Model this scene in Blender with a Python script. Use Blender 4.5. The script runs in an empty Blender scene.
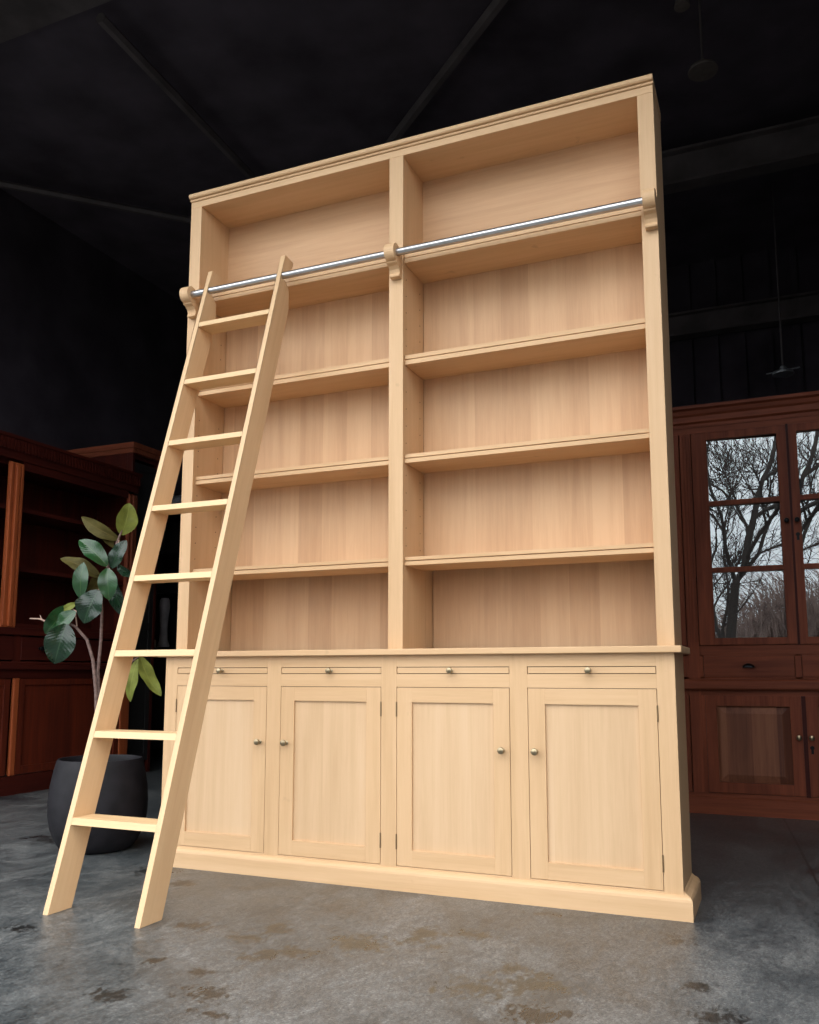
import bpy, bmesh, math, random
from mathutils import Vector, Matrix, noise
random.seed(7)
sc = bpy.context.scene
COL = sc.collection
PI = math.pi

# ------------------------------------------------------------------ view
sc.view_settings.view_transform = 'Standard'
sc.view_settings.look = 'None'
sc.view_settings.gamma = 1.0
sc.view_settings.exposure = 0.0
sc.view_settings.use_curve_mapping = False
sc.cycles.use_denoising = True
sc.cycles.max_bounces = 10
sc.cycles.diffuse_bounces = 5
sc.cycles.sample_clamp_indirect = 6

# ------------------------------------------------------------------ materials
def new_mat(name):
    m = bpy.data.materials.new(name); m.use_nodes = True
    nt = m.node_tree
    for n in list(nt.nodes): nt.nodes.remove(n)
    out = nt.nodes.new('ShaderNodeOutputMaterial')
    b = nt.nodes.new('ShaderNodeBsdfPrincipled')
    nt.links.new(b.outputs[0], out.inputs[0])
    return m, nt, b

def N(nt, t, **kw):
    n = nt.nodes.new(t)
    for k, v in kw.items():
        if k in n.inputs.keys(): n.inputs[k].default_value = v
        else: setattr(n, k, v)
    return n

def math_(nt, op, a, b=None, c=None, clamp=False):
    n = nt.nodes.new('ShaderNodeMath'); n.operation = op; n.use_clamp = clamp
    for i, v in enumerate((a, b, c)):
        if v is None: continue
        if isinstance(v, (int, float)): n.inputs[i].default_value = v
        else: nt.links.new(v, n.inputs[i])
    return n.outputs[0]

def mix(nt, fac, a, b, mode='MIX'):
    n = nt.nodes.new('ShaderNodeMix'); n.data_type = 'RGBA'; n.blend_type = mode
    for i, v in ((0, fac), (6, a), (7, b)):
        if isinstance(v, (int, float)): n.inputs[i].default_value = v
        elif isinstance(v, tuple): n.inputs[i].default_value = (*v, 1) if len(v) == 3 else v
        else: nt.links.new(v, n.inputs[i])
    return n.outputs[2]

def ramp(nt, fac, stops):
    n = nt.nodes.new('ShaderNodeValToRGB')
    while len(n.color_ramp.elements) < len(stops): n.color_ramp.elements.new(.5)
    for e, (p, c) in zip(n.color_ramp.elements, stops):
        e.position = p; e.color = (*c, 1) if len(c) == 3 else c
    nt.links.new(fac, n.inputs[0])
    return n.outputs[0]

def wood(name, light, dark, axis='z', rough=.5, stave=0, grain=1.0, rot=0.0, bump=.05, spec=.35, coat=0.0, stave_var=.12, knots=False):
    """axis = direction of the grain in object space"""
    m, nt, b = new_mat(name)
    tc = N(nt, 'ShaderNodeTexCoord')
    mp = N(nt, 'ShaderNodeMapping'); mp.inputs['Rotation'].default_value = (rot, 0, 0)
    nt.links.new(tc.outputs['Object'], mp.inputs[0])
    sx = N(nt, 'ShaderNodeSeparateXYZ'); nt.links.new(mp.outputs[0], sx.inputs[0])
    vec = mp.outputs[0]; sid = None
    if stave:
        src = sx.outputs['Y' if axis == 'x' and stave < 0 else ('X' if axis == 'z' else 'Y')]
        wob = math_(nt, 'MULTIPLY', src, 1 / abs(stave))
        sid = math_(nt, 'FLOOR', wob)
        wn = N(nt, 'ShaderNodeTexWhiteNoise', noise_dimensions='1D'); nt.links.new(sid, wn.inputs['W'])
        cb = N(nt, 'ShaderNodeCombineXYZ')
        off = math_(nt, 'MULTIPLY', wn.outputs[0], 7.3)
        for i in range(3): nt.links.new(off, cb.inputs[i])
        ad = N(nt, 'ShaderNodeVectorMath', operation='ADD')
        nt.links.new(mp.outputs[0], ad.inputs[0]); nt.links.new(cb.outputs[0], ad.inputs[1]); vec = ad.outputs[0]
    i = 'xyz'.index(axis)
    def stretched(across, along, detail, dist=0.0):
        s = [across] * 3; s[i] = along
        q = N(nt, 'ShaderNodeMapping'); q.inputs['Scale'].default_value = s
        nt.links.new(vec, q.inputs[0])
        n = N(nt, 'ShaderNodeTexNoise', Scale=1.0, Detail=detail, Roughness=.6, Distortion=dist)
        nt.links.new(q.outputs[0], n.inputs['Vector']); return n.outputs[0]
    broad = stretched(9, .9, 4, .6)
    mid = stretched(45 * grain, 1.6, 5, .3)
    fine = stretched(260 * grain, 9, 2)
    f = math_(nt, 'ADD', math_(nt, 'MULTIPLY', broad, .5), math_(nt, 'ADD', math_(nt, 'MULTIPLY', mid, .35), math_(nt, 'MULTIPLY', fine, .15)))
    if sid is not None:
        f = math_(nt, 'ADD', f, math_(nt, 'MULTIPLY', math_(nt, 'SUBTRACT', wn.outputs[0], .5), stave_var))
    c = ramp(nt, f, [(.34, dark), (.52, tuple((a + d) / 2 * 1.03 for a, d in zip(light, dark))), (.66, light)])
    if knots:
        v = N(nt, 'ShaderNodeTexNoise', Scale=14.0, Detail=2.0); nt.links.new(tc.outputs['Object'], v.inputs['Vector'])
        k = ramp(nt, v.outputs[0], [(.70, (0, 0, 0)), (.80, (1, 1, 1))])
        c = mix(nt, math_(nt, 'MULTIPLY', k, .35), c, tuple(x * .5 for x in dark))
    nt.links.new(c, b.inputs['Base Color'])
    b.inputs['Roughness'].default_value = rough
    b.inputs['Specular IOR Level'].default_value = spec
    b.inputs['Coat Weight'].default_value = coat
    b.inputs['Coat Roughness'].default_value = .25
    if bump:
        bp = N(nt, 'ShaderNodeBump', Strength=bump, Distance=.002)
        nt.links.new(math_(nt, 'ADD', fine, mid), bp.inputs['Height']); nt.links.new(bp.outputs[0], b.inputs['Normal'])
    return m

L1, D1 = (.66, .438, .250), (.55, .345, .178)
OAK_Z = wood('oak_upright', L1, D1, 'z', knots=True)
OAK_X = wood('oak_level', L1, D1, 'x', knots=True)
OAK_SHELF = wood('oak_shelf', (.66, .43, .235), (.54, .33, .165), 'x', knots=True)  # slightly redder than the frame oak: shade inside the compartments tinted in
OAK_DOOR = wood('oak_door_panel', (.655, .450, .270), (.555, .360, .200), 'z', stave=.16, stave_var=.10)
OAK_BACK = wood('oak_back_boards', (.63, .395, .220), (.49, .285, .150), 'z', stave=.125, stave_var=.22)  # frame oak made deeper and redder; warm compartment shade put into the colour
OAK_BACK_X = wood('oak_back_boards_level', (.63, .395, .220), (.49, .285, .150), 'x', stave_var=.2)  # same shade-tinted oak, grain running level
OAK_LADDER = wood('ladder_rail_wood', (.64, .435, .245), (.54, .34, .18), 'z', rot=math.atan(.3006), rough=.45)
OAK_STEP = wood('ladder_step_wood', (.67, .48, .265), (.57, .38, .20), 'x', rough=.45)
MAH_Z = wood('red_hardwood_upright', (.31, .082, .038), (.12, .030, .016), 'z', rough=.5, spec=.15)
MAH_X = wood('red_hardwood_level', (.31, .085, .040), (.13, .033, .017), 'x', rough=.5, spec=.15)
MAH_Y = wood('red_hardwood_lengthwise', (.085, .014, .008), (.030, .006, .005), 'y', rough=.45, spec=.15)
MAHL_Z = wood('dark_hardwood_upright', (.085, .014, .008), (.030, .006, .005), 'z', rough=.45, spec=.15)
PILASTER = wood('polished_hardwood', (.42, .10, .03), (.20, .042, .014), 'z', rough=.4, spec=.3)
MAHR_Z = wood('deep_red_hardwood', (.15, .024, .009), (.06, .011, .006), 'z', rough=.45, spec=.2)
MAH_PANEL = wood('hardwood_raised_panel', (.30, .12, .065), (.13, .046, .028), 'z', stave=.14, stave_var=.35, rough=.5, spec=.2)

def plain(name, col, rough=.5, metal=0.0, spec=.5, noise_amt=0.0, nscale=30.0, bump=0.0):
    m, nt, b = new_mat(name)
    b.inputs['Roughness'].default_value = rough
    b.inputs['Metallic'].default_value = metal
    b.inputs['Specular IOR Level'].default_value = spec
    tc = N(nt, 'ShaderNodeTexCoord')
    n = N(nt, 'ShaderNodeTexNoise', Scale=nscale, Detail=4.0); nt.links.new(tc.outputs['Object'], n.inputs['Vector'])
    lo = tuple(c * (1 - noise_amt) for c in col); hi = tuple(min(1, c * (1 + noise_amt)) for c in col)
    nt.links.new(ramp(nt, n.outputs[0], [(.3, lo), (.7, hi)]), b.inputs['Base Color'])
    if bump:
        bp = N(nt, 'ShaderNodeBump', Strength=bump, Distance=.003)
        nt.links.new(n.outputs[0], bp.inputs['Height']); nt.links.new(bp.outputs[0], b.inputs['Normal'])
    return m

STEEL = plain('brushed_steel', (.52, .52, .53), .3, 1.0, noise_amt=.08)
BRASS = plain('antique_brass', (.30, .24, .15), .28, 1.0, noise_amt=.2)
HINGE = plain('dark_brass', (.22, .15, .08), .45, .7, noise_amt=.2)
BLACKIRON = plain('black_iron', (.012, .012, .013), .4, .8, noise_amt=.2)
CAVITY = plain('dark_cavity', (.05, .03, .018), .9)
HOLE = plain('peg_hole_dark', (.10, .05, .025), .9)
POT = plain('charcoal_pot_clay', (.011, .010, .0125), .6, spec=.25, noise_amt=.35, nscale=14, bump=.15)
SOIL = plain('potting_soil', (.02, .014, .01), .95, noise_amt=.6, nscale=60, bump=.8)
BARK = plain('ficus_bark', (.16, .10, .085), .8, noise_amt=.4, nscale=60, bump=.3)
TIP = plain('pale_twig', (.40, .26, .20), .7, noise_amt=.3, nscale=60)
TREE = plain('tree_bark', (.035, .028, .024), .9, noise_amt=.4)
BRUSH = plain('bare_brushwood', (.26, .19, .165), .9, noise_amt=.5, nscale=2)
CEIL = plain('dark_roof_sheet', (.080, .068, .082), .85, spec=.05, noise_amt=.3, nscale=2)
WALL = plain('dark_wall_cladding', (.050, .042, .052), .85, spec=.05, noise_amt=.35, nscale=2)
BEAM = plain('dull_painted_steel', (.095, .082, .083), .7, spec=.3, noise_amt=.3, nscale=4)
LAMP = plain('dusty_enamel', (.10, .085, .075), .6, noise_amt=.2)
LAMPG = plain('grey_lamp_metal', (.30, .31, .33), .4, .5, noise_amt=.2)
BLACKWOOD = wood('black_painted_wood', (.022, .020, .020), (.012, .011, .011), 'z', rough=.45, spec=.4)
GREYTOP = plain('grey_painted_cornice', (.40, .43, .50), .5, noise_amt=.2)
CERAMIC = plain('grey_glazed_ceramic', (.40, .37, .38), .35, noise_amt=.2, nscale=10)
WHITEBOX = plain('pale_card', (.75, .73, .70), .7, noise_amt=.1)

def glass_mat():
    m, nt, b = new_mat('clear_window_glass')
    b.inputs['Base Color'].default_value = (.02, .022, .024, 1)
    b.inputs['Roughness'].default_value = .0
    b.inputs['IOR'].default_value = 1.52
    b.inputs['Transmission Weight'].default_value = 0.0
    out = nt.nodes['Material Output'] if 'Material Output' in nt.nodes else [n for n in nt.nodes if n.type == 'OUTPUT_MATERIAL'][0]
    fr = N(nt, 'ShaderNodeFresnel', IOR=2.4)
    gl = N(nt, 'ShaderNodeBsdfGlossy', Roughness=0.0); gl.inputs[0].default_value = (.95, .98, 1, 1)
    tr = N(nt, 'ShaderNodeBsdfTransparent'); tr.inputs[0].default_value = (.6, .62, .62, 1)
    mx = N(nt, 'ShaderNodeMixShader')
    nt.links.new(fr.outputs[0], mx.inputs[0]); nt.links.new(tr.outputs[0], mx.inputs[1]); nt.links.new(gl.outputs[0], mx.inputs[2])
    nt.links.new(mx.outputs[0], out.inputs[0]); nt.nodes.remove(b)
    return m
GLASS = glass_mat()

def leaf_mat(name, top, vein, under, rough=.3, spec=.4):
    m, nt, b = new_mat(name)
    uv = N(nt, 'ShaderNodeUVMap')
    s = N(nt, 'ShaderNodeSeparateXYZ'); nt.links.new(uv.outputs[0], s.inputs[0])
    d = math_(nt, 'ABSOLUTE', math_(nt, 'SUBTRACT', s.outputs[0], .5))
    midrib = math_(nt, 'SUBTRACT', 1.0, math_(nt, 'MULTIPLY', d, 28), clamp=True)
    w = math_(nt, 'SINE', math_(nt, 'MULTIPLY', math_(nt, 'SUBTRACT', s.outputs[1], math_(nt, 'MULTIPLY', d, .45)), 75))
    side = math_(nt, 'MULTIPLY', math_(nt, 'POWER', math_(nt, 'MAXIMUM', w, 0.0), 8), .07)
    f = math_(nt, 'ADD', math_(nt, 'MULTIPLY', midrib, .8), side, clamp=True)
    tc = N(nt, 'ShaderNodeTexCoord'); n = N(nt, 'ShaderNodeTexNoise', Scale=22.0, Detail=3.0); nt.links.new(tc.outputs['Object'], n.inputs['Vector'])
    base = ramp(nt, n.outputs[0], [(.3, tuple(c * .75 for c in top)), (.7, tuple(c * 1.25 for c in top))])
    c = mix(nt, f, base, vein)
    g = N(nt, 'ShaderNodeNewGeometry')
    c = mix(nt, g.outputs['Backfacing'], c, mix(nt, f, under, tuple(x * 1.3 for x in under)))
    nt.links.new(c, b.inputs['Base Color'])
    b.inputs['Roughness'].default_value = rough
    b.inputs['Specular IOR Level'].default_value = spec
    bp = N(nt, 'ShaderNodeBump', Strength=.09, Distance=.003)
    nt.links.new(math_(nt, 'SUBTRACT', w, math_(nt, 'MULTIPLY', midrib, 2)), bp.inputs['Height']); nt.links.new(bp.outputs[0], b.inputs['Normal'])
    return m
LEAF_G = leaf_mat('glossy_green_leaf', (.016, .058, .018), (.06, .12, .04), (.10, .11, .035), .24, .5)
LEAF_D = leaf_mat('deep_green_leaf', (.006, .024, .010), (.03, .065, .03), (.10, .11, .035), .22, .45)
LEAF_O = leaf_mat('olive_leaf_underside', (.15, .17, .035), (.22, .24, .06), (.14, .15, .035), .5, .15)
LEAF_B = leaf_mat('brown_olive_leaf', (.075, .062, .018), (.12, .09, .03), (.08, .06, .02), .55, .1)

def floor_mat():
    m, nt, b = new_mat('worn_concrete_floor')
    tc = N(nt, 'ShaderNodeTexCoord'); P = tc.outputs['Object']
    def noi(scale, detail, dist=0.0, rough=.6, vec=None):
        n = N(nt, 'ShaderNodeTexNoise', Scale=scale, Detail=detail, Roughness=rough, Distortion=dist)
        nt.links.new(vec if vec is not None else P, n.inputs['Vector']); return n.outputs[0]
    mp = N(nt, 'ShaderNodeMapping'); mp.inputs['Rotation'].default_value = (0, 0, .55); mp.inputs['Scale'].default_value = (2.4, 1.3, 1)
    nt.links.new(P, mp.inputs[0])
    mp3 = N(nt, 'ShaderNodeMapping'); mp3.inputs['Rotation'].default_value = (0, 0, .45); mp3.inputs['Scale'].default_value = (1.7, .9, 1); nt.links.new(P, mp3.inputs[0])
    big = noi(1.1, 4, .5)
    streak = noi(2.2, 8, 1.2, .72, mp.outputs[0])
    fine = noi(34, 9, .8, .82, mp3.outputs[0])
    f = math_(nt, 'ADD', math_(nt, 'MULTIPLY', big, .22), math_(nt, 'ADD', math_(nt, 'MULTIPLY', streak, .33), math_(nt, 'MULTIPLY', fine, .45)))
    c = ramp(nt, f, [(.41, (.016, .021, .024)), (.47, (.052, .060, .063)), (.53, (.095, .102, .103)), (.60, (.175, .18, .175))])
    sp = noi(150, 3, .3, .6)
    speck = ramp(nt, sp, [(.30, (.35, .36, .37)), (.44, (.92, .92, .92)), (.56, (1.05, 1.05, 1.05)), (.70, (1.9, 1.9, 1.88))])
    c = mix(nt, 1.0, c, speck, 'MULTIPLY')
    scr = noi(9, 6, 2.5, .75)
    ln = math_(nt, 'SUBTRACT', 1.0, math_(nt, 'MULTIPLY', math_(nt, 'ABSOLUTE', math_(nt, 'SUBTRACT', scr, .5)), 70), clamp=True)
    c = mix(nt, math_(nt, 'MULTIPLY', ln, .45), c, (.028, .032, .034))
    # dark scuffs
    mp2 = N(nt, 'ShaderNodeMapping'); mp2.inputs['Rotation'].default_value = (0, 0, .35); mp2.inputs['Scale'].default_value = (2.6, 1.4, 1); nt.links.new(P, mp2.inputs[0])
    sc_ = ramp(nt, noi(2.4, 7, .8, .7, mp2.outputs[0]), [(.58, (0, 0, 0)), (.66, (1, 1, 1))])
    c = mix(nt, math_(nt, 'MULTIPLY', sc_, .6), c, (.035, .040, .042))
    # damp flaked patches: (x, y, rx, ry, tint)
    spots = [(1.77, -.94, .10, .075, 0), (1.90, -.84, .09, .07, 0), (1.82, -.78, .07, .06, 0), (1.33, -.72, .10, .08, 0), (1.45, -.56, .05, .10, 0), (1.53, -.66, .05, .04, 0),
             (1.13, -1.26, .07, .07, 2), (.72, -.76, .07, .05, 2), (1.08, -.92, .05, .08, 1), (1.16, -.86, .07, .05, 1), (.95, -.80, .08, .05, 1), (.99, -.68, .05, .06, 1), (1.60, -.50, .07, .05, 0),
             (1.74, -.17, .06, .04, 1), (.90, -1.36, .05, .045, 2), (.82, -1.10, .03, .03, 2), (1.0, -1.12, .05, .03, 2), (1.22, -1.36, .05, .03, 2), (-.9, .2, .14, .10, 2), (.05, -.15, .10, .08, 2), (.3, -.3, .06, .05, 2),
             (2.36, -.90, .06, .06, 2), (2.30, -.70, .04, .04, 2), (1.95, -1.05, .08, .05, 2), (2.2, -.3, .05, .04, 2), (-.3, -.75, .08, .05, 2), (.2, -1.0, .05, .04, 2)]
    sx = N(nt, 'ShaderNodeSeparateXYZ'); nt.links.new(P, sx.inputs[0])
    warp = noi(22, 8, 1.2, .8, mp3.outputs[0]); warp2 = noi(12, 4, .8)
    w = math_(nt, 'ADD', math_(nt, 'MULTIPLY', math_(nt, 'SUBTRACT', warp, .5), 7.5), math_(nt, 'MULTIPLY', math_(nt, 'SUBTRACT', warp2, .5), 3.0))
    tot = {0: None, 1: None, 2: None}
    for (x, y, rx, ry, k) in spots:
        a = math_(nt, 'DIVIDE', math_(nt, 'SUBTRACT', sx.outputs[0], x), rx)
        bb = math_(nt, 'DIVIDE', math_(nt, 'SUBTRACT', sx.outputs[1], y), ry)
        r2 = math_(nt, 'ADD', math_(nt, 'MULTIPLY', a, a), math_(nt, 'MULTIPLY', bb, bb))
        v = math_(nt, 'SUBTRACT', 1.35, math_(nt, 'SQRT', r2))
        tot[k] = v if tot[k] is None else math_(nt, 'MAXIMUM', tot[k], v)
    wet = None
    for k, col in ((0, (.036, .033, .023)), (1, (.028, .026, .020)), (2, (.006, .007, .007))):
        s = math_(nt, 'MULTIPLY', math_(nt, 'ADD', tot[k], math_(nt, 'SUBTRACT', w, .56)), 16, clamp=True)
        c = mix(nt, math_(nt, 'MULTIPLY', s, .92), c, col)
        wet = s if wet is None else math_(nt, 'MAXIMUM', wet, s)
    # sawn joint in the slab
    dj = math_(nt, 'ABSOLUTE', math_(nt, 'SUBTRACT', sx.outputs[0], math_(nt, 'SUBTRACT', 2.69, math_(nt, 'MULTIPLY', sx.outputs[1], .07))))
    j = math_(nt, 'LESS_THAN', dj, .006)
    c = mix(nt, math_(nt, 'MULTIPLY', j, .75), c, (.012, .012, .013))
    nt.links.new(c, b.inputs['Base Color'])
    r = math_(nt, 'ADD', .16, math_(nt, 'MULTIPLY', streak, .42))
    r = math_(nt, 'SUBTRACT', r, math_(nt, 'MULTIPLY', wet, .06))
    nt.links.new(r, b.inputs['Roughness']); b.inputs['Specular IOR Level'].default_value = .8
    bp = N(nt, 'ShaderNodeBump', Strength=.35, Distance=.004)
    nt.links.new(math_(nt, 'ADD', fine, streak), bp.inputs['Height']); nt.links.new(bp.outputs[0], b.inputs['Normal'])
    return m
FLOOR = floor_mat()
GROUND = plain('outdoor_paving', (.055, .055, .05), .85, noise_amt=.25, nscale=1.5)

# ------------------------------------------------------------------ mesh helpers
def link(name, bm, mat, parent=None, bevel=0.0, smooth=False, kind=None):
    me = bpy.data.meshes.new(name); bmesh.ops.recalc_face_normals(bm, faces=bm.faces)
    bm.to_mesh(me); bm.free()
    o = bpy.data.objects.new(name, me); COL.objects.link(o)
    for m in (mat if isinstance(mat, (list, tuple)) else [mat]): me.materials.append(m)
    if smooth:
        for p in me.polygons: p.use_smooth = True
        me.set_sharp_from_angle(angle=.75)
    if bevel:
        md = o.modifiers.new('edge', 'BEVEL'); md.width = bevel; md.segments = 2; md.limit_method = 'ANGLE'; md.angle_limit = .6
    if parent: o.parent = parent; o.matrix_parent_inverse = parent_inv(parent)
    if kind: o['kind'] = kind
    return o
def parent_inv(p):
    # children are modelled in world coordinates while parents sit at their base
    return Matrix.Translation(-p.location) if p.type == 'EMPTY' else Matrix.Identity(4)

def bx(bm, x0, x1, y0, y1, z0, z1, mi=0):
    vs = [bm.verts.new((x, y, z)) for x in (x0, x1) for y in (y0, y1) for z in (z0, z1)]
    for f in ((0, 1, 3, 2), (4, 6, 7, 5), (0, 4, 5, 1), (2, 3, 7, 6), (0, 2, 6, 4), (1, 5, 7, 3)):
        fc = bm.faces.new([vs[i] for i in f]); fc.material_index = mi
def box(*a, **k):
    bm = bmesh.new(); bx(bm, *a, **k); return bm
def boxes(lst):
    bm = bmesh.new()
    for a in lst: bx(bm, *a)
    return bm
def parts(name, lst, mat, parent, bevel=0.0):
    return [link(name, box(*a), mat, parent, bevel) for a in lst]
def prism(bm, poly, axis, a0, a1):
    """poly = list of 2D points; extruded along axis ('x': poly is (y,z); 'y': (x,z))"""
    def mk(p, a): return (a, p[0], p[1]) if axis == 'x' else ((p[0], a, p[1]) if axis == 'y' else (p[0], p[1], a))
    A = [bm.verts.new(mk(p, a0)) for p in poly]; B = [bm.verts.new(mk(p, a1)) for p in poly]
    n = len(poly)
    bm.faces.new(A); bm.faces.new(B[::-1])
    for i in range(n): bm.faces.new((A[i], A[(i + 1) % n], B[(i + 1) % n], B[i]))
def sweep_rect(bm, prof, x0, x1, y0, y1):
    """profile (out, z) carried round left side, front, right side (mitred); open at the back"""
    rows = []
    for o, z in prof:
        rows.append([bm.verts.new(p) for p in ((x0 - o, y1, z), (x0 - o, y0 - o, z), (x1 + o, y0 - o, z), (x1 + o, y1, z))])
    for r in range(len(rows) - 1):
        for i in range(3): bm.faces.new((rows[r][i], rows[r][i + 1], rows[r + 1][i + 1], rows[r + 1][i]))
    bm.faces.new(rows[0]); bm.faces.new(rows[-1][::-1])
    bm.faces.new([r[0] for r in rows] + [r[3] for r in rows][::-1])
def lathe(bm, prof, c, axis='z', seg=20):
    rings = []
    for r, h in prof:
        ring = []
        for k in range(seg):
            a = 2 * PI * k / seg; u, v = max(r, 1e-4) * math.cos(a), max(r, 1e-4) * math.sin(a)
            p = {'z': (u, v, h), 'y': (u, h, v), 'x': (h, u, v)}[axis]
            ring.append(bm.verts.new((c[0] + p[0], c[1] + p[1], c[2] + p[2])))
        rings.append(ring)
    for i in range(len(rings) - 1):
        for k in range(seg): bm.faces.new((rings[i][k], rings[i][(k + 1) % seg], rings[i + 1][(k + 1) % seg], rings[i + 1][k]))
    bm.faces.new(rings[0][::-1]); bm.faces.new(rings[-1])
def tube(bm, pts, rad, seg=8):
    pts = [Vector(p) for p in pts]
    if not isinstance(rad, (list, tuple)): rad = [rad] * len(pts)
    rings = []
    for i, p in enumerate(pts):
        d = (pts[min(i + 1, len(pts) - 1)] - pts[max(i - 1, 0)]).normalized()
        a = Vector((0, 0, 1)) if abs(d.z) < .9 else Vector((1, 0, 0))
        u = d.cross(a).normalized(); v = d.cross(u)
        rings.append([bm.verts.new(p + (u * math.cos(2 * PI * k / seg) + v * math.sin(2 * PI * k / seg)) * rad[i]) for k in range(seg)])
    for i in range(len(rings) - 1):
        for k in range(seg): bm.faces.new((rings[i][k], rings[i][(k + 1) % seg], rings[i + 1][(k + 1) % seg], rings[i + 1][k]))
    bm.faces.new(rings[0][::-1]); bm.faces.new(rings[-1])
def empty(name, loc, label, cat, group=None):
    o = bpy.data.objects.new(name, None); COL.objects.link(o); o.location = loc; o.empty_display_size = .1
    o['label'] = label; o['category'] = cat
    if group: o['group'] = group
    return o
def tag(o, label, cat, group=None):
    o['label'] = label; o['category'] = cat
    if group: o['group'] = group
    return o

# ------------------------------------------------------------------ camera (crouching, looking slightly up)
f_px, cx, cy, pit, yaw = 860., 409.5, 562.05, .1292, -.4009
fw = Vector((math.sin(yaw) * math.cos(pit), math.cos(yaw) * math.cos(pit), math.sin(pit)))
rt = Vector((math.cos(yaw), -math.sin(yaw), 0)); up = rt.cross(fw)
CAM = Vector((2.5338, -3.2330, .8297))
cd = bpy.data.cameras.new('camera'); cam = bpy.data.objects.new('camera', cd); COL.objects.link(cam)
cd.sensor_fit = 'VERTICAL'; cd.sensor_height = 24; cd.lens = f_px / 1024 * 24
cd.shift_y = (cy - 512) / 1024; cd.clip_start = .05; cd.clip_end = 200
R = Matrix((rt, up, -fw)).transposed().to_4x4(); cam.matrix_world = Matrix.Translation(CAM) @ R
sc.camera = cam

# ------------------------------------------------------------------ setting
YO = -1.3          # the barn is open in front of this line
XL, XR, YB, ZC = -3.45, 3.35, 5.6, 5.0
link('floor', box(XL, XR, -2.6, YB, -.12, 0), FLOOR, kind='structure')
link('trim_1', box(-60, 60, -70, -2.6, -.16, -.02), GROUND, kind='structure')          # paving outside
def ribbed(x0, x1, y0, y1, z0, z1, pitch=.25):
    bm = box(x0, x1, y0, y1, z0, z1); x = x0 + .05
    while x < x1 - .1:
        bx(bm, x, x + .06, y0 - .03, y0, z0, z1); x += pitch
    return bm
link('wall_back', ribbed(XL, XR, YB, YB + .15, 0, ZC + .3), WALL, kind='structure')
link('wall_left', box(XL - .15, XL, YO, YB, 0, ZC + .3), WALL, kind='structure')
link('wall_right', box(XR, XR + .15, -1.7, YB, 0, ZC + .3), WALL, kind='structure')
bm = box(XL - .15, XR + .15, YO, YB + .15, ZC, ZC + .15)
y = YO + .3
link('ceiling', bm, CEIL, kind='structure')
link('trim_2', box(XL, XR, YO - .02, YO + .2, ZC - .9, ZC), BEAM, kind='structure')       # lintel over the opening
def ibeam(x0, x1, y, z0, z1):
    bm = bmesh.new()
    bx(bm, x0, x1, y - .07, y + .07, z1 - .02, z1); bx(bm, x0, x1, y - .07, y + .07, z0, z0 + .02); bx(bm, x0, x1, y - .01, y + .01, z0 + .02, z1 - .02)
    return bm
link('trim_3', ibeam(.9, XR, 3.2, 4.50, 4.78), BEAM, kind='structure')
link('trim_4', ibeam(.9, XR, 5.45, 4.18, 4.42), BEAM, kind='structure')
link('trim_5', box(XL, .3, -.35, .44, 4.90, ZC), BEAM, kind='structure')
def strut(name, pts, r):
    bm = bmesh.new(); tube(bm, pts, r, 6); link(name, bm, BEAM, kind='structure')
strut('trim_6', [(-1.14, .50, 4.88), (-1.24, 2.4, 4.88)], .035)
strut('trim_7', [(1.30, 1.25, 4.88), (-.15, 2.5, 4.88)], .04)
strut('trim_8', [(-3.25, 1.5, 4.85), (-1.9, 2.85, 4.85)], .03)

# ------------------------------------------------------------------ the bookcase
W = 2.2
S, M1, M2 = .0615, 1.067, 1.133
YK, YK2, YR = .2305, .334, .25
ZT, ZIT, ZCB, ZCU, ZTU = 3.160, 3.093, 3.1255, .904, .928
YBASE = -.062
bk = empty('bookcase', (1.1, .1, 0), 'tall pale oak bookcase with ten open compartments above four cupboard doors', 'bookcase')
link('side_panel', box(0, S, 0, YR, ZTU, ZIT), OAK_Z, bk, .0015)
link('side_panel', box(W - S, W, 0, YR, ZTU, ZIT), OAK_Z, bk, .0015)
link('divider', box(M1, M2, 0, YR, ZTU, ZIT), OAK_Z, bk, .0015)
link('top_rail', box(0, W, 0, YR, ZIT, ZCB), OAK_X, bk, .0012)
bm = bmesh.new()
prism(bm, [(YR, ZCB), (-.006, ZCB), (-.008, ZCB + .004), (-.008, ZCB + .008), (-.004, ZCB + .010), (-.016, ZCB + .012), (-.020, ZCB + .017), (-.020, ZCB + .029), (-.016, ZT), (YR, ZT)], 'x', -.002, W + .002)
link('crown_molding', bm, OAK_X, bk)
# back boards: the lowest compartment is deeper
for x0, x1 in ((S, M1), (M2, W - S)):
    link('back_panel', box(x0 + .003, x1, YK, YK + .012, 1.31, 2.64), OAK_BACK, bk)
    link('back_panel', box(x0, x1, YK, YK + .012, 2.64, ZIT), OAK_BACK_X, bk)
    link('back_panel', box(x0 + .004, x1, YK2, YK2 + .012, ZTU, 1.31), OAK_BACK, bk)
parts('rear_extension', [(0, S, YR, YK2 + .012, ZTU, 1.31), (W - S, W, YR - .0, YR + .001, ZTU, 1.31), (M1, M2, YR, YK2 + .012, ZTU, 1.31)], OAK_Z, bk)
def shelf(x0, x1, zb, zt, yf, yk, name='shelf'):
    zg = (zb + zt) / 2 - .001; bm = bmesh.new()
    # two lipped layers with a dark rebate line between them
    prism(bm, [(yf, zb), (yf, zg), (yf + .014, zg), (yf + .014, zg + .0042), (yf + .0015, zg + .0042), (yf + .0015, zt), (yk, zt), (yk, zb)], 'x', x0 + .001, x1 - .001)
    return link(name, bm, OAK_SHELF, bk, .0008)
for x0, x1 in ((S, M1), (M2, W - S)):
    for zb, zt in ((2.141, 2.183), (1.7105, 1.748), (1.275, 1.3105)):
        shelf(x0, x1, zb, zt, .019, YK)
    shelf(x0, x1, 2.597, 2.639, .012, YK)
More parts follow.
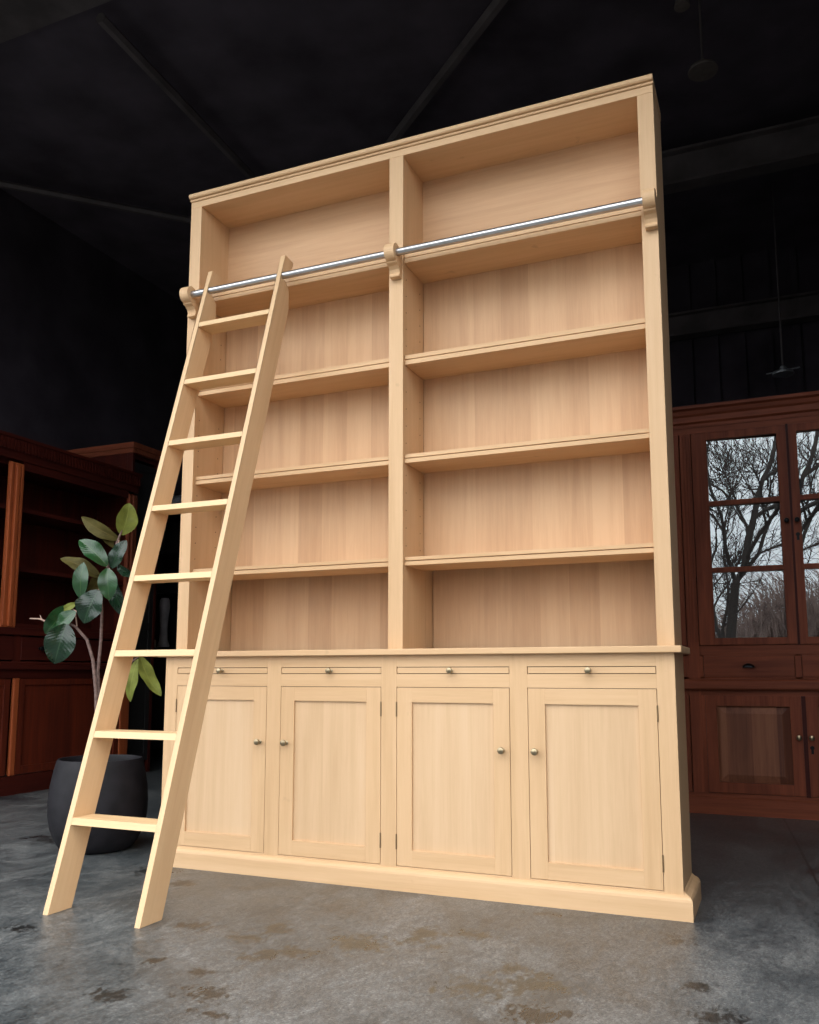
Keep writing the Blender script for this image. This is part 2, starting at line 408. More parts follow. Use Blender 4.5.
# peg holes on the inner sides facing right
bm = bmesh.new()
for xw in (S, M2):
    for z0, z1 in ((1.36, 1.69), (1.80, 2.10), (2.23, 2.55)):
        z = z0
        while z < z1:
            for yy in (.035, .19): lathe(bm, [(.0028, 0), (.0028, .0006)], (xw, yy, z), 'x', 8)
            z += .075
link('peg_holes', bm, HOLE, bk)['kind'] = 'stuff'
# countertop
link('countertop', box(-.031, W + .031, -.0906, .237, ZCU, ZTU), OAK_X, bk, .003)
# base cabinet carcass
X0, X1 = -.0034, W + .0034
DX = [(.061, .5312), (.5994, 1.0661), (1.1336, 1.6002), (1.6691, 2.1398)]
ZD0, ZD1, ZB0, ZB1 = .0893, .7776, .829, .857
link('base_side', box(X0, X0 + .03, YBASE + .022, YR, .06, ZCU), OAK_Z, bk)
link('base_side', box(X1 - .03, X1, YBASE + .022, YR, .06, ZCU), OAK_Z, bk)
link('base_back', box(X0 + .03, X1 - .03, YR - .012, YR, .06, ZCU), CAVITY, bk)
link('base_bottom', box(X0 + .03, X1 - .03, YBASE + .03, YR - .012, .06, .08), OAK_X, bk)
xs = [X0] + [v for d in DX for v in d] + [X1]
for i in range(0, 10, 2):
    link('face_stile', box(xs[i], xs[i + 1], YBASE, YBASE + .022, .06, ZCU), OAK_Z, bk, .0006)
for a, b_ in DX:
    parts('face_rail', [(a, b_, YBASE, YBASE + .022, ZB1, ZCU), (a, b_, YBASE, YBASE + .022, ZD1, ZB0), (a, b_, YBASE, YBASE + .022, .06, ZD0)], OAK_X, bk, .0004)
bm = bmesh.new()
sweep_rect(bm, [(-.001, 0), (.030 - .0, 0), (.030, .062), (.028, .070), (.023, .077), (.015, .082), (.008, .085), (.003, .090), (-.001, .092)], X0, X1, YBASE + .014, YR)
pl = link('plinth', bm, OAK_X, bk)
KN = [(.004, 0), (.008, -.001), (.009, -.004), (.0045, -.007), (.004, -.016), (.010, -.019), (.0135, -.025), (.012, -.031), (.006, -.034), (.001, -.0345)]
def knob(x, z, y, parent, s=1.0):
    bm = bmesh.new(); lathe(bm, [(r * s, h * s) for r, h in KN], (x, y, z), 'y', 18)
    return link('knob', bm, BRASS, parent, smooth=True)
g = .0020
KX = [.502, .631, 1.570, 1.698]; HX = ['l', 'r', 'l', 'r']
for (a, b_), kx, hs in zip(DX, KX, HX):
    fw_ = .066; yf = YBASE
    bm = boxes([(a + g, a + fw_, yf, yf + .020, ZD0 + g, ZD1 - g), (b_ - fw_, b_ - g, yf, yf + .020, ZD0 + g, ZD1 - g),
                (a + fw_, b_ - fw_, yf, yf + .020, ZD1 - .060, ZD1 - g, 1), (a + fw_, b_ - fw_, yf, yf + .020, ZD0 + g, ZD0 + .062, 1)])
    d = link('door', bm, [OAK_Z, OAK_X], bk, .0006)
    link('door_panel', box(a + fw_, b_ - fw_, yf + .009, yf + .015, ZD0 + .062, ZD1 - .060), OAK_DOOR, d)
    knob(kx, .545, yf, d)
    hx = a + .0005 if hs == 'l' else b_ - .0005
    for zc in (.690, .181):
        bm = bmesh.new(); lathe(bm, [(.0015, -.029), (.0028, -.028), (.0028, .028), (.0015, .029)], (hx, yf - .0015, zc), 'z', 10)
        link('hinge', bm, HINGE, d, smooth=True)
for (a, b_), kx in zip(DX, (.300, .837, 1.366, 1.902)):
    p = link('pull_out_shelf', box(a + .0025, b_ - .0025, YBASE + .001, .2, ZB0 + .0025, ZB1 - .0025), OAK_X, bk, .0006)
    knob(kx, .842, YBASE + .001, p, .95)
# brackets and steel rail
YT, ZTB = -.055, 2.617
def bracket(xc):
    R0 = .038; pts = []
    for k in range(0, 19):                                        # round head, from the back over the top to the lower lip
        a = math.radians(35 + k * (240 / 18)); pts.append((YT - .002 + R0 * math.cos(a), ZTB + R0 * math.sin(a)))
    # a in math angle: 35deg (back, up) -> 275deg (under, front)
    z = ZTB - R0
    pts += [(-.062, z - .001), (-.066, z - .004), (-.062, z - .008), (-.044, z - .014), (-.031, z - .026), (-.026, z - .040), (-.029, z - .048), (-.033, z - .052), (-.031, z - .058), (0, z - .058), (0, ZTB + R0 * .72), (-.010, ZTB + R0 * .80)]
    bm = bmesh.new(); prism(bm, pts, 'x', xc - .023, xc + .023)
    return link('rail_bracket', bm, OAK_Z, bk, .0012)
BR = (.044, 1.106, 2.178)
for xc in BR: bracket(xc)
bm = bmesh.new(); lathe(bm, [(.0158, BR[0] + .015), (.0158, BR[2] - .015)], (0, YT, ZTB), 'x', 24)
link('ladder_rail', bm, STEEL, bk, smooth=True)
tag(bk, bk['label'], 'bookcase')

# ------------------------------------------------------------------ the ladder
XA, XB, SL, YF0 = .1445, .5436, .3006, -.8603
TW = .0233; DEP = .112; ZTOP = 2.72
lad = empty('library_ladder', (.35, -.8, 0), 'pale oak library ladder with eight steps leaning on the steel rail', 'ladder')
def fy(z): return YF0 + SL * z
def rail_profile():
    yb_ = -.004
    zc = (yb_ - DEP - YF0) / SL
    p = [(fy(0), 0), (fy(ZTOP), ZTOP), (fy(ZTOP) + .006, ZTOP + .004), (.028, ZTOP - .004), (.028, ZTOP - .02), (yb_, ZTB + .028)]
    for k in range(9):                                             # mouth that hooks over the steel rail
        a = math.radians(50 + k * (260 / 8)); p.append((YT + .019 * math.cos(a), ZTB + .019 * math.sin(a)))
    p += [(yb_, ZTB - .045), (yb_, zc), (fy(0) + DEP, 0)]
    return p
for i, x in enumerate((XA, XB)):
    bm = bmesh.new(); prism(bm, rail_profile(), 'x', x, x + TW)
    link('ladder_stile', bm, OAK_LADDER, lad, .0012)
for k in range(8):
    zt = .3147 + .3027 * k; th = .024
    y0 = fy(zt) + .0005; d = DEP - .012
    bm = bmesh.new()
    prism(bm, [(y0, zt), (y0 - SL * th, zt - th), (y0 - SL * th + d, zt - th), (y0 + d, zt)], 'x', XA + TW, XB)
    link('step', bm, OAK_STEP, lad, .001)

# ------------------------------------------------------------------ potted rubber plant
PC = Vector((-.510, .106, 0)); pn = Vector((fw.x, fw.y, 0)).normalized()
plant = empty('potted_rubber_plant', PC, 'rubber plant with broad green and olive leaves in charcoal pot', 'potted plant')
bm = bmesh.new()
lathe(bm, [(r * .945, h * 1.03) for r, h in [(.15, 0), (.178, .012), (.205, .05), (.228, .10), (.240, .16), (.242, .22), (.236, .29), (.222, .36), (.210, .405), (.205, .412), (.196, .412), (.190, .40), (.200, .33), (.20, .30)]], PC, 'z', 48)
link('pot', bm, POT, plant, smooth=True)
bm = bmesh.new(); lathe(bm, [(.188, .325), (.15, .335), (.001, .345)], PC, 'z', 32); link('soil', bm, SOIL, plant)
def pp(px, py, off=0.0):
    d = fw + rt * ((px - cx) / f_px) - up * ((py - cy) / f_px)
    t = ((PC - CAM).dot(pn) + off) / d.dot(pn); return CAM + d * t
bm = bmesh.new(); tube(bm, [PC + Vector((-.01, 0, .33)), pp(96, 745), pp(97, 720), pp(96, 690), pp(93, 660), pp(87, 640), pp(76, 627)], [.012, .011, .010, .009, .0085, .008, .007], 8)
tube(bm, [pp(76, 627), pp(66, 622), pp(56, 620)], [.007, .006, .005], 8)
link('stem', bm, BARK, plant, smooth=True)
bm = bmesh.new(); tube(bm, [pp(97, 725), pp(99, 700, .02), pp(98, 670, .03), pp(101, 640, .03), pp(102, 612, .02), pp(101, 590, .02), pp(107, 570), pp(112, 556), pp(118, 540), pp(122, 530)], [.009, .008, .008, .0075, .007, .007, .006, .006, .005, .004], 8)
link('stem', bm, BARK, plant, smooth=True)
bm = bmesh.new(); tube(bm, [pp(97, 715), pp(110, 690, .04), pp(125, 667, .05), pp(138, 657, .05)], [.008, .007, .005, .003], 8); link('stem', bm, BARK, plant, smooth=True)
bm = bmesh.new(); tube(bm, [pp(57, 620), pp(47, 622), pp(40, 619), pp(30, 618.5)], [.005, .006, .004, .003], 8); tube(bm, [pp(42, 620), pp(40, 615)], [.004, .001], 6); link('twig', bm, TIP, plant, smooth=True)
def leaf(base, tip, w, mat, off=0.0, droop=.12, fold=.25, roll=0.0, back=False, tipoff=0.0):
    A, B = pp(*base, off), pp(*tip, off + tipoff)
    L = (B - A).length; d = (B - A).normalized(); W_ = w / f_px * 4.45
    nrm = (CAM - (A + B) / 2).normalized(); nrm = (nrm - d * nrm.dot(d)).normalized()
    nrm = Matrix.Rotation(roll, 3, d) @ nrm; side = d.cross(nrm).normalized()
    bm = bmesh.new(); uvl = bm.loops.layers.uv.new('UVMap'); nu, nv = 6, 12; G = []
    for j in range(nv + 1):
        t = j / nv; ww = W_ / 2 * (math.sin(PI * min(1, t * .96 + .02) ** .92) ** .75) * (1 if t < .97 else .4)
        ww = max(ww, .0015)
        c = A + d * (L * t) + nrm * (-droop * L * (2 * t - 1) ** 2 + droop * L * .5)
        row = []
        for i in range(nu + 1):
            s = i / nu * 2 - 1
            wave = ww * (.16 * math.sin(8 * t + 1.5 * s + len(COL.objects)) * abs(s) + .10 * math.sin(15 * t) * s)
            row.append((bm.verts.new(c + side * (s * ww) + nrm * (abs(s) * ww * fold * (1 if not back else -1) + wave)), (i / nu, t)))
        G.append(row)
    for j in range(nv):
        for i in range(nu):
            q = [G[j][i], G[j][i + 1], G[j + 1][i + 1], G[j + 1][i]]
            f = bm.faces.new([v for v, _ in q])
            for lp, (_, uv) in zip(f.loops, q): lp[uvl].uv = uv
    me = bpy.data.meshes.new('leaf'); bm.to_mesh(me); bm.free(); me.materials.append(mat)
    for p in me.polygons: p.use_smooth = True
    o = bpy.data.objects.new('leaf', me); COL.objects.link(o); o.parent = plant; o.matrix_parent_inverse = parent_inv(plant)
    # petiole
    return o
leaf((122, 535), (130, 503), 21, LEAF_O, 0, roll=.3)['label'] = 'upright olive green leaf'
leaf((119, 540), (80, 517), 14, LEAF_B, .03, roll=-.3)
leaf((114, 546), (83, 517), 13, LEAF_B, .06, roll=.5)
leaf((107, 565), (79, 539), 18, LEAF_G, -.04, roll=.3)
leaf((111, 568), (126, 540), 15, LEAF_D, -.01, roll=-.4)
leaf((101, 577), (60, 557), 14, LEAF_B, .05, roll=.4)
leaf((80, 598), (83, 562), 15, LEAF_G, -.03, roll=-.3)
leaf((107, 568), (109, 600), 18, LEAF_G, -.06, roll=.1)
leaf((117, 566), (133, 576), 10, LEAF_D, 0, roll=.5)
leaf((112, 574), (124, 618), 16, LEAF_D, .08, roll=.6)
leaf((98, 590), (83, 623), 25, LEAF_D, -.07, roll=.35)
leaf((68, 606), (45, 634), 20, LEAF_G, .0, roll=-.2)
leaf((75, 611), (56, 629), 14, LEAF_G, -.03, roll=.5)
leaf((66, 624), (54, 664), 28, LEAF_D, -.08, roll=.1)
leaf((77, 603), (60, 612), 7, LEAF_O, .0, roll=.2)
leaf((102, 574), (88, 594), 14, LEAF_B, .07, roll=-.4)
leaf((139, 657), (160, 697), 15, LEAF_O, .04, roll=-.5, droop=-.12)['label'] = 'low olive green leaf'
leaf((137, 659), (129, 702), 13, LEAF_O, .06, roll=.5)['label'] = 'low olive green leaf'
bm = bmesh.new()
for a, b_ in (((107, 565), (108, 573)), ((80, 598), (87, 600)), ((98, 590), (101, 588)), ((119, 540), (118, 545)), ((68, 606), (77, 612)), ((77, 612), (87, 600)), ((66, 624), (68, 621)), ((101, 577), (107, 571)), ((87, 600), (101, 596)), ((112, 574), (109, 568)), ((75, 611), (77, 626))):
    tube(bm, [pp(*a), pp(*b_)], .0035, 6)
link('leaf_stalks', bm, TIP, plant, smooth=True, kind='stuff')

# ------------------------------------------------------------------ right cabinet (glazed bookcase cupboard, parallel to the oak one)
rc = empty('glazed_cabinet', (2.66, 2.6, 0), 'large red hardwood cabinet with glazed upper doors, right of the oak bookcase', 'cabinet')
YC = 2.34; CX0, CX1 = 1.40, 3.33
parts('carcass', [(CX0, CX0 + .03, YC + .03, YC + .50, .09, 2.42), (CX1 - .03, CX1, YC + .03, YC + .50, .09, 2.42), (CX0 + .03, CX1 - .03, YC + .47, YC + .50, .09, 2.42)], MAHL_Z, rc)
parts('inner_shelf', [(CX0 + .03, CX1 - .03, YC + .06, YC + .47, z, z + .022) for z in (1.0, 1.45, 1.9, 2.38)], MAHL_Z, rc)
bm = bmesh.new(); sweep_rect(bm, [(0, 0), (.010, 0), (.010, .095), (.0, .105)], CX0, CX1, YC, YC + .5); link('plinth', bm, MAH_X, rc)
bm = bmesh.new(); sweep_rect(bm, [(0, 2.372), (.006, 2.372), (.006, 2.395), (.022, 2.405), (.022, 2.44), (.034, 2.452), (.040, 2.475), (.058, 2.485), (.058, 2.505), (0, 2.505)], CX0, CX1, YC, YC + .5); link('cornice', bm, MAH_X, rc, .001)
bm = bmesh.new(); sweep_rect(bm, [(0, .735), (.03, .735), (.036, .745), (.036, .785), (.026, .797), (0, .800)], CX0, CX1, YC, YC + .5); link('waist_ledge', bm, MAH_X, rc, .001)
link('frieze_rail', box(CX0, CX1, YC, YC + .03, 2.335, 2.372), MAH_X, rc)
link('middle_rail', box(CX0, CX1, YC, YC + .03, .945, 1.0), MAH_X, rc, .001)
link('lower_rail', box(CX0, CX1, YC, YC + .03, .70, .735), MAH_X, rc, .001)
link('bottom_rail', box(CX0, CX1, YC, YC + .03, .095, .125), MAH_X, rc, .001)
# pilasters
for xa, xb in ((2.035, 2.102),):
    bm = box(xa, xb, YC - .002, YC + .028, .125, 2.335)
    for q in range(3): bx(bm, xa + .010 + q * .018, xa + .020 + q * .018, YC - .008, YC - .002, 1.02, 2.32)
    link('pilaster', bm, MAH_Z, rc, .001)
link('end_stile', box(CX0, CX0 + .09, YC, YC + .03, .145, 2.335), MAH_Z, rc); link('end_stile', box(CX1 - .09, CX1, YC, YC + .03, .145, 2.335), MAH_Z, rc)
def rdoor(xa, xb, knob_side, tilt, lock=False):
    z0, z1 = 1.003, 2.332; fl, fr_ = .078, .040; y0, y1 = YC - .008, YC + .018
    if knob_side == 'l': fl, fr_ = .040, .078
    if knob_side == 'r': fl, fr_ = .080, .040
    gx0, gx1 = (xa + .090, xb - .030 - .0) if knob_side == 'r' else (xa + .045, xb - .080)
    if knob_side == 'r': gx1 = xb - .054
    bm = boxes([(xa, gx0, y0, y1, z0, z1), (gx1, xb, y0, y1, z0, z1), (gx0, gx1, y0, y1, z0, 1.045), (gx0, gx1, y0, y1, 2.285, z1)])
    for zm in (1.462, 1.878): bx(bm, gx0, gx1, y0 + .002, y1, zm - .015, zm + .015)
    d = link('glazed_door', bm, MAH_Z, rc, .0015)
    xm = (gx0 + gx1) / 2; ym = YC + .024; hw = (gx1 - gx0) / 2 + .004
    dx, dy = hw * math.cos(tilt), hw * math.sin(tilt); nx, ny = -math.sin(tilt) * .0015, math.cos(tilt) * .0015
    for za, zb_ in ((1.040, 1.452), (1.472, 1.868), (1.888, 2.290)):
        bm = bmesh.new(); prism(bm, [(xm - dx - nx, ym - dy - ny), (xm + dx - nx, ym + dy - ny), (xm + dx + nx, ym + dy + ny), (xm - dx + nx, ym - dy + ny)], 'z', za, zb_)
        link('glass_pane', bm, GLASS, d)
    if knob_side in 'lr':
        kx = xb - .022 if knob_side == 'r' else xa + .022
        bm = bmesh.new(); lathe(bm, [(r * 1.15, h) for r, h in KN], (kx, y0, 1.74), 'y', 14); link('knob', bm, BLACKIRON, d, smooth=True)
        if knob_side == 'l':
            bm = bmesh.new(); lathe(bm, [(.012, 0), (.012, -.003)], (kx, y0, 1.655), 'y', 12); bx(bm, kx - .007, kx + .007, y0 - .003, y0, 1.62, 1.652); link('keyhole_plate', bm, BLACKIRON, d)
    return d
TILT = math.radians(2.4)
rdoor(1.50, 2.03, 'n', 0)
rdoor(2.107, 2.655, 'r', TILT)
rdoor(2.668, 3.215, 'l', TILT * .4)
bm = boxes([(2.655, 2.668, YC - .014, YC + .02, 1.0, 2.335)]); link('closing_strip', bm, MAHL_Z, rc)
def drawer(xa, xb):
    d = link('drawer', box(xa, xb, YC - .004, YC + .25, .812, .935), MAH_X, rc, .002)
    xc = (xa + xb) / 2; bm = bmesh.new(); rings = []
    for j in range(7):
        a = PI / 2 * j / 6; row = []
        for k in range(13):
            b = PI * k / 12; row.append(bm.verts.new((xc + .036 * math.cos(b) * math.cos(a * .55) , YC - .004 - .024 * math.sin(a), .862 + .026 * math.sin(b) * math.cos(a * .9) + .004)))
        rings.append(row)
    for j in range(6):
        for k in range(12): bm.faces.new((rings[j][k], rings[j][k + 1], rings[j + 1][k + 1], rings[j + 1][k]))
    bm.faces.new(rings[-1])
    link('cup_handle', bm, BLACKIRON, d, smooth=True)
parts('drawer_stiles', [(CX0 + .09, 1.50, YC, YC + .03, .80, .945), (1.96, 2.035, YC, YC + .03, .80, .945), (2.102, 2.122, YC, YC + .03, .80, .945), (2.635, 2.669, YC, YC + .03, .80, .945), (3.16, 3.24, YC, YC + .03, .80, .945)], MAH_Z, rc)
for a, b_ in ((1.503, 1.957), (2.125, 2.632), (2.672, 3.157)): drawer(a, b_)
parts('drawer_rail', [(CX0 + .09, CX1 - .09, YC, YC + .03, .80, .811), (CX0 + .09, CX1 - .09, YC, YC + .03, .936, .945)], MAH_X, rc)
def panel_door(xa, xb, ks=None):
    z0, z1 = .128, .700; fr_ = .062; y0 = YC - .008
    bm = boxes([(xa, xa + fr_, y0, YC + .018, z0, z1), (xb - fr_, xb, y0, YC + .018, z0, z1), (xa + fr_, xb - fr_, y0, YC + .018, z1 - fr_, z1), (xa + fr_, xb - fr_, y0, YC + .018, z0, z0 + fr_)])
    d = link('panel_door', bm, MAH_Z, rc, .0015)
    bm = bmesh.new(); A = (xa + fr_, xb - fr_, z0 + fr_, z1 - fr_); i_ = .045
    o = [bm.verts.new(p) for p in ((A[0], YC + .014, A[2]), (A[1], YC + .014, A[2]), (A[1], YC + .014, A[3]), (A[0], YC + .014, A[3]))]
    n_ = [bm.verts.new(p) for p in ((A[0] + i_, YC - .004, A[2] + i_), (A[1] - i_, YC - .004, A[2] + i_), (A[1] - i_, YC - .004, A[3] - i_), (A[0] + i_, YC - .004, A[3] - i_))]
    for k in range(4): bm.faces.new((o[k], o[(k + 1) % 4], n_[(k + 1) % 4], n_[k]))
    bm.faces.new(n_); bm.faces.new(o[::-1]); link('raised_panel', bm, MAH_PANEL, d)
    if ks:
        kx = xb - .022 if ks == 'r' else xa + .022
        bm = bmesh.new(); lathe(bm, [(r * 1.15, h) for r, h in KN], (kx, y0, .462), 'y', 14); link('knob', bm, BRASS, d, smooth=True)
        if ks == 'l':
            bm = bmesh.new(); lathe(bm, [(.012, 0), (.012, -.003)], (kx, y0, .405), 'y', 12); bx(bm, kx - .007, kx + .007, y0 - .003, y0, .37, .402); link('keyhole_plate', bm, BLACKIRON, d)
panel_door(1.50, 2.03); panel_door(2.125, 2.655, 'r'); panel_door(2.678, 3.215, 'l')
link('closing_strip', box(2.655, 2.678, YC - .016, YC + .02, .125, .70), MAHL_Z, rc)
link('stile', box(2.102, 2.123, YC, YC + .03, .125, .70), MAH_Z, rc)

# ------------------------------------------------------------------ left cabinet (faces +x) and the taller one beyond it
lc = empty('shelved_cabinet', (-2.6, 1.6, 0), 'long open-shelved dark red hardwood cabinet with fluted cornice at the left edge, behind the plant', 'cabinet')
XF, Y0c, Y1c = -2.37, .55, 2.44
parts('carcass', [(XF - .55, XF - .02, Y0c, Y0c + .03, .09, 2.34), (XF - .55, XF - .02, Y1c - .03, Y1c, .09, 2.34), (XF - .42, XF - .40, Y0c + .03, Y1c - .03, .09, 2.34)], MAHL_Z, lc)
parts('inner_shelf', [(XF - .40, XF - .06, Y0c + .03, Y1c - .03, z, z + .03) for z in (1.145, 1.56, 1.99, 2.31)], MAH_Y, lc)
parts('lower_front', [(XF - .02, XF, Y0c, Y1c, .0, .13), (XF - .02, XF, Y0c, Y1c, .80, .86)], MAH_Y, lc)
parts('waist_molding', [(XF - .02, XF + .035, Y0c, Y1c, .86, .895), (XF - .02, XF + .02, Y0c, Y1c, .895, .915), (XF - .02, XF + .02, Y0c, Y1c, 1.10, 1.15)], MAH_Y, lc, .004)
for a, b_ in ((Y0c + .04, 1.24), (1.31, 2.33)):
    d = link('drawer', box(XF - .3, XF + .006, a, b_, .925, 1.09), MAH_Y, lc, .003)
    bm = bmesh.new(); lathe(bm, [(r * 1.3, -h * 1.2) for r, h in KN], (XF + .006, (a + b_) / 2 - .35, 1.01), 'x', 12); link('knob', bm, BLACKIRON, d, smooth=True)
parts('drawer_stiles', [(XF - .02, XF, Y0c, Y0c + .04, .915, 1.10), (XF - .02, XF, 1.24, 1.31, .915, 1.10), (XF - .02, XF, 2.33, Y1c, .915, 1.10)], MAHL_Z, lc)
for a, b_ in ((Y0c + .06, 1.235), (1.315, 2.33)):
    bm = boxes([(XF - .02, XF + .004, a, a + .05, .135, .795), (XF - .02, XF + .004, b_ - .05, b_, .135, .795), (XF - .02, XF + .004, a + .05, b_ - .05, .75, .795), (XF - .02, XF + .004, a + .05, b_ - .05, .135, .19)])
    d = link('panel_door', bm, MAHR_Z, lc, .003); link('door_panel', box(XF - .018, XF - .008, a + .05, b_ - .05, .19, .75), MAHR_Z, d)
for a, b_ in ((Y0c, Y0c + .06), (1.262, 1.31), (2.335, Y1c)):
    bm = boxes([(XF - .02, XF + .010, a, b_, .13, .80)]); link('pilaster', bm, PILASTER, lc, .008)
for a, b_ in ((Y0c, Y0c + .06), (1.125, 1.245), (2.335, Y1c)):
    bm = boxes([(XF - .02, XF + .004, a, b_, 1.15, 2.32), (XF, XF + .022, a + (b_ - a) * .38, a + (b_ - a) * .62, 1.16, 2.31), (XF, XF + .012, a + .004, a + (b_ - a) * .22, 1.16, 2.31), (XF, XF + .012, b_ - (b_ - a) * .22, b_ - .004, 1.16, 2.31)])
    link('pilaster', bm, PILASTER if a > 1 and a < 2 else MAH_Z, lc, .004)
bm = bmesh.new(); prism(bm, [(XF - .55, 2.34), (XF + .012, 2.34), (XF + .015, 2.38), (XF + .03, 2.40), (XF + .03, 2.47), (XF + .05, 2.48), (XF + .05, 2.50), (XF - .55, 2.50)], 'y', Y0c - .02, Y1c)
y = Y0c
while y < Y1c - .03:
    bx(bm, XF + .03, XF + .042, y, y + .014, 2.395, 2.472); y += .030
link('cornice', bm, MAH_Y, lc)
# door frame round the pane
parts('door_frame', [(XF - .017, XF, 1.245, 2.335, 2.28, 2.34), (XF - .017, XF, 1.245, 2.335, 1.15, 1.18)], MAH_Y, lc, .002)

tc_ = empty('tall_cabinet', (-2.7, 3.2, 0), 'taller dark hardwood cabinet standing end-on beyond the long left cabinet', 'cabinet')
TX, TY0, TY1, TZ = -2.46, 2.47, 2.84, 2.805
parts('end_panel', [(TX - .98, TX - .06, TY0 + .006, TY0 + .03, .0, TZ - .09), (TX - .06, TX, TY0, TY0 + .03, 0, TZ - .09), (TX - .98, TX - .06, TY0, TY0 + .03, TZ - .20, TZ - .09)], MAHL_Z, tc_, .003)
parts('carcass', [(TX - .98, TX - .96, TY0 + .03, TY1, 0, TZ - .09), (TX - .98, TX, TY1 - .03, TY1, 0, TZ - .09), (TX - .98, TX - .03, TY0 + .03, TY1 - .03, TZ - .13, TZ - .09), (TX - .98, TX - .03, TY0 + .03, TY1 - .03, 0, .08)], MAHL_Z, tc_)
parts('cornice', [(TX - .98, TX + .01, TY0 - .01, TY1, TZ - .09, TZ - .05), (TX - .98, TX + .02, TY0 - .02, TY1, TZ - .05, TZ)], MAH_X, tc_, .004)
for a, b_ in ((TY0 + .03, TY1 - .03),):
    bm = boxes([(TX - .03, TX - .005, a, a + .05, .10, 2.64), (TX - .03, TX - .005, b_ - .05, b_, .10, 2.64), (TX - .03, TX - .005, a + .05, b_ - .05, 2.58, 2.64), (TX - .03, TX - .005, a + .05, b_ - .05, .10, .16), (TX - .03, TX - .005, a + .05, b_ - .05, 1.2, 1.27)])
    d = link('panel_door', bm, BLACKWOOD, tc_, .002); parts('door_panel', [(TX - .022, TX - .014, a + .05, b_ - .05, .16, 1.2), (TX - .022, TX - .014, a + .05, b_ - .05, 1.27, 2.58)], BLACKWOOD, d)

# black open cabinet between the tall one and the oak bookcase, facing the opening
dc = empty('display_cabinet', (-2.35, 3.9, 0), 'black open display cabinet with grey cornice in the gap left of the oak bookcase', 'cabinet')
BX0, BX1, BY = -3.40, -1.5, 3.62
parts('carcass', [(BX0, BX0 + .04, BY, BY + .45, 0, 2.45), (BX1 - .04, BX1, BY, BY + .45, 0, 2.45), (BX0 + .04, BX1 - .04, BY + .43, BY + .45, 0, 2.45), (-2.70, -2.65, BY, BY + .03, 0, 2.45)], BLACKWOOD, dc, .003)
parts('shelf', [(BX0 + .04, BX1 - .04, BY + .03, BY + .43, z, z + .03) for z in (.10, 1.06, 1.62, 2.02, 2.42)], BLACKWOOD, dc, .002)
parts('lower_doors', [(BX0 + .04, -2.705, BY, BY + .02, .12, 1.0), (-2.645, -2.1, BY, BY + .02, .12, 1.0), (-2.095, BX1 - .04, BY, BY + .02, .12, 1.0)], BLACKWOOD, dc, .004)
bm = bmesh.new(); sweep_rect(bm, [(0, 2.45), (.01, 2.45), (.02, 2.49), (.045, 2.51), (.045, 2.55), (.06, 2.56), (.06, 2.58), (0, 2.58)], BX0, BX1, BY, BY + .45); link('cornice', bm, GREYTOP, dc)
bm = bmesh.new(); lathe(bm, [(.055, 1.091), (.062, 1.11), (.045, 1.16), (.038, 1.25), (.045, 1.40), (.055, 1.50), (.05, 1.56), (.035, 1.585)], (-3.09, BY + .12, .0005), 'z', 20)
tag(link('tall_vase', bm, CERAMIC, smooth=True), 'tall slim grey vase on the black display cabinet shelf', 'vase')
bm = box(-3.29, -3.21, BY + .08, BY + .16, 1.091, 1.17); 
tag(link('small_box', bm, WHITEBOX, bevel=.003), 'small pale box beside the slim grey vase on black shelf', 'box')

# ------------------------------------------------------------------ lamps under the roof (unlit)
def lamp(name, c, r, label, mat, tilt=0):
    o = empty(name, c, label, 'lamp', None)
    bm = bmesh.new(); lathe(bm, [(r * .5, .035), (r * .9, .025), (r, .008), (r * .98, 0), (r * .1, -.004), (.001, -.004)], c, 'z', 32); link('lamp_shade', bm, mat, o, smooth=False)
    bm = bmesh.new(); lathe(bm, [(r * .3, .03), (r * .3, .06), (r * .15, .075)], c, 'z', 16); link('lamp_housing', bm, mat, o)
    bm = bmesh.new(); tube(bm, [(c[0], c[1], c[2] + .07), (c[0], c[1], ZC)], .007, 8); link('suspension_rod', bm, BEAM, o)
    return o
lamp('pendant_lamp', (2.319, 1.52, 4.2), .082, 'unlit round pendant lamp hanging in the dark top right above the bookcase', LAMP)
lamp('pendant_lamp', (2.25, 1.10, 4.30), .04, 'small unlit pendant lamp at the top edge, up-left of the round one', LAMP)
c = (2.705, 4.3, 3.29)
o = lamp('pendant_lamp', c, .085, 'small grey disc lamp hanging just above the glazed cabinet on the right', LAMPG)
bm = bmesh.new(); tube(bm, [(c[0] - .13, c[1], c[2] + .02), (c[0] + .13, c[1], c[2] + .045)], .006, 6); link('lamp_bracket', bm, LAMPG, o)

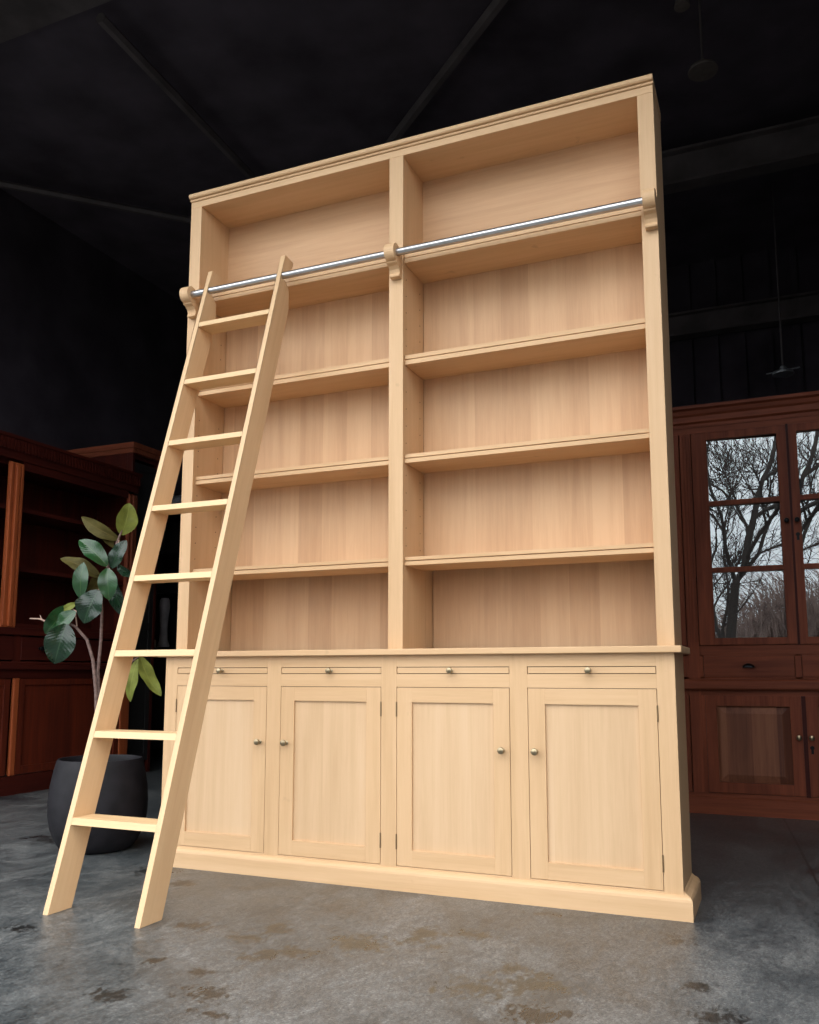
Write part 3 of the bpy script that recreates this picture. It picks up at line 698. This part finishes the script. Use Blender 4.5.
# ------------------------------------------------------------------ outdoors behind the camera: bare trees and brush (seen mirrored in the glass)
def bare_tree(base, h, seed, label, lean=(0, 0), r0=.17):
    rnd = random.Random(seed); bm = bmesh.new(); cnt = [0]
    def grow(p, d, L, r, lvl):
        cnt[0] += 1
        if cnt[0] > 9000: return
        n = 4 if lvl < 3 else 3; pts = [p]; rad = [r]; q = p.copy(); dd = d.copy()
        for i in range(n):
            sg = .16 if lvl else .04
            dd = (dd + Vector((rnd.gauss(0, sg), rnd.gauss(0, sg), rnd.gauss(0, .10) + .04))).normalized()
            q = q + dd * (L / n); pts.append(q.copy()); rad.append(max(.008, r * (1 - .30 * (i + 1) / n)))
        tube(bm, pts, rad, 6 if lvl < 2 else (4 if lvl < 4 else 3))
        if lvl >= 6: return
        for k in range(rnd.choice((2, 3, 3)) if lvl < 5 else 3):
            i = rnd.randint(1, n); a = rnd.uniform(.35, .85); ax = Vector((rnd.gauss(0, 1), rnd.gauss(0, 1), rnd.gauss(0, .4)))
            nd = (Matrix.Rotation(a, 3, dd.cross(ax).normalized()) @ dd); nd.z += .08; nd.normalize()
            grow(pts[i], nd, L * rnd.uniform(.58, .8), rad[i] * rnd.uniform(.5, .7), lvl + 1)
        grow(pts[-1], dd, L * .78, rad[-1], lvl + 1)
    grow(Vector(base), Vector((lean[0], lean[1], 1)).normalized(), h * .28, r0, 0)
    return tag(link('bare_tree', bm, TREE), label, 'tree', 'bare trees outside')
bare_tree((3.1, -20, -.05), 13, 3, 'bare winter tree mirrored in the left glazed door', (.0, 0), .20)
bare_tree((9.0, -27, -.05), 12, 5, 'bare winter tree mirrored in the right glazed door', (-.1, 0), .15)
bare_tree((-4.0, -20, -.05), 12, 11, 'more distant bare winter tree mirrored in the left glazed door', (0, 0), .15)
bare_tree((20, -22, -.05), 13, 13, 'bare winter tree outside to the right, furthest from the door', (0, 0), .17)
bare_tree((-12, -23, -.05), 12, 17, 'bare winter tree outside to the left', (0, 0), .17)
rnd = random.Random(4); bm = bmesh.new()
for k in range(11000):
    x = rnd.uniform(-22, 30); yy = rnd.uniform(-44, -40); hh = rnd.uniform(.55, 1.0) * (4.6 + 3.0 * math.sin((x - 4.0) * .30))
    p = Vector((x, yy, 0)); sw = rnd.gauss(0, .8); tube(bm, [p, p + Vector((sw * .3, 0, hh * .4)), p + Vector((sw, 0, hh * .8)), p + Vector((sw * 2.2, 0, hh))], [.04, .03, .02, .006], 3)
link('brushwood', bm, BRUSH, kind='stuff')
o = bpy.data.objects['brushwood']; tag(o, 'dense brownish bare brushwood mirrored low in the glazed doors', 'brushwood')

# ------------------------------------------------------------------ overcast daylight
w = bpy.data.worlds.new('overcast_sky'); sc.world = w; w.use_nodes = True; nt = w.node_tree
bg = nt.nodes['Background']
tc = N(nt, 'ShaderNodeTexCoord'); sx = N(nt, 'ShaderNodeSeparateXYZ'); nt.links.new(tc.outputs['Generated'], sx.inputs[0])
nt.links.new(ramp(nt, sx.outputs[2], [(0.0, (.50, .54, .57)), (.35, (.68, .71, .74)), (1.0, (1.0, 1.0, 1.0))]), bg.inputs[0])
bg.inputs[1].default_value = 5.1
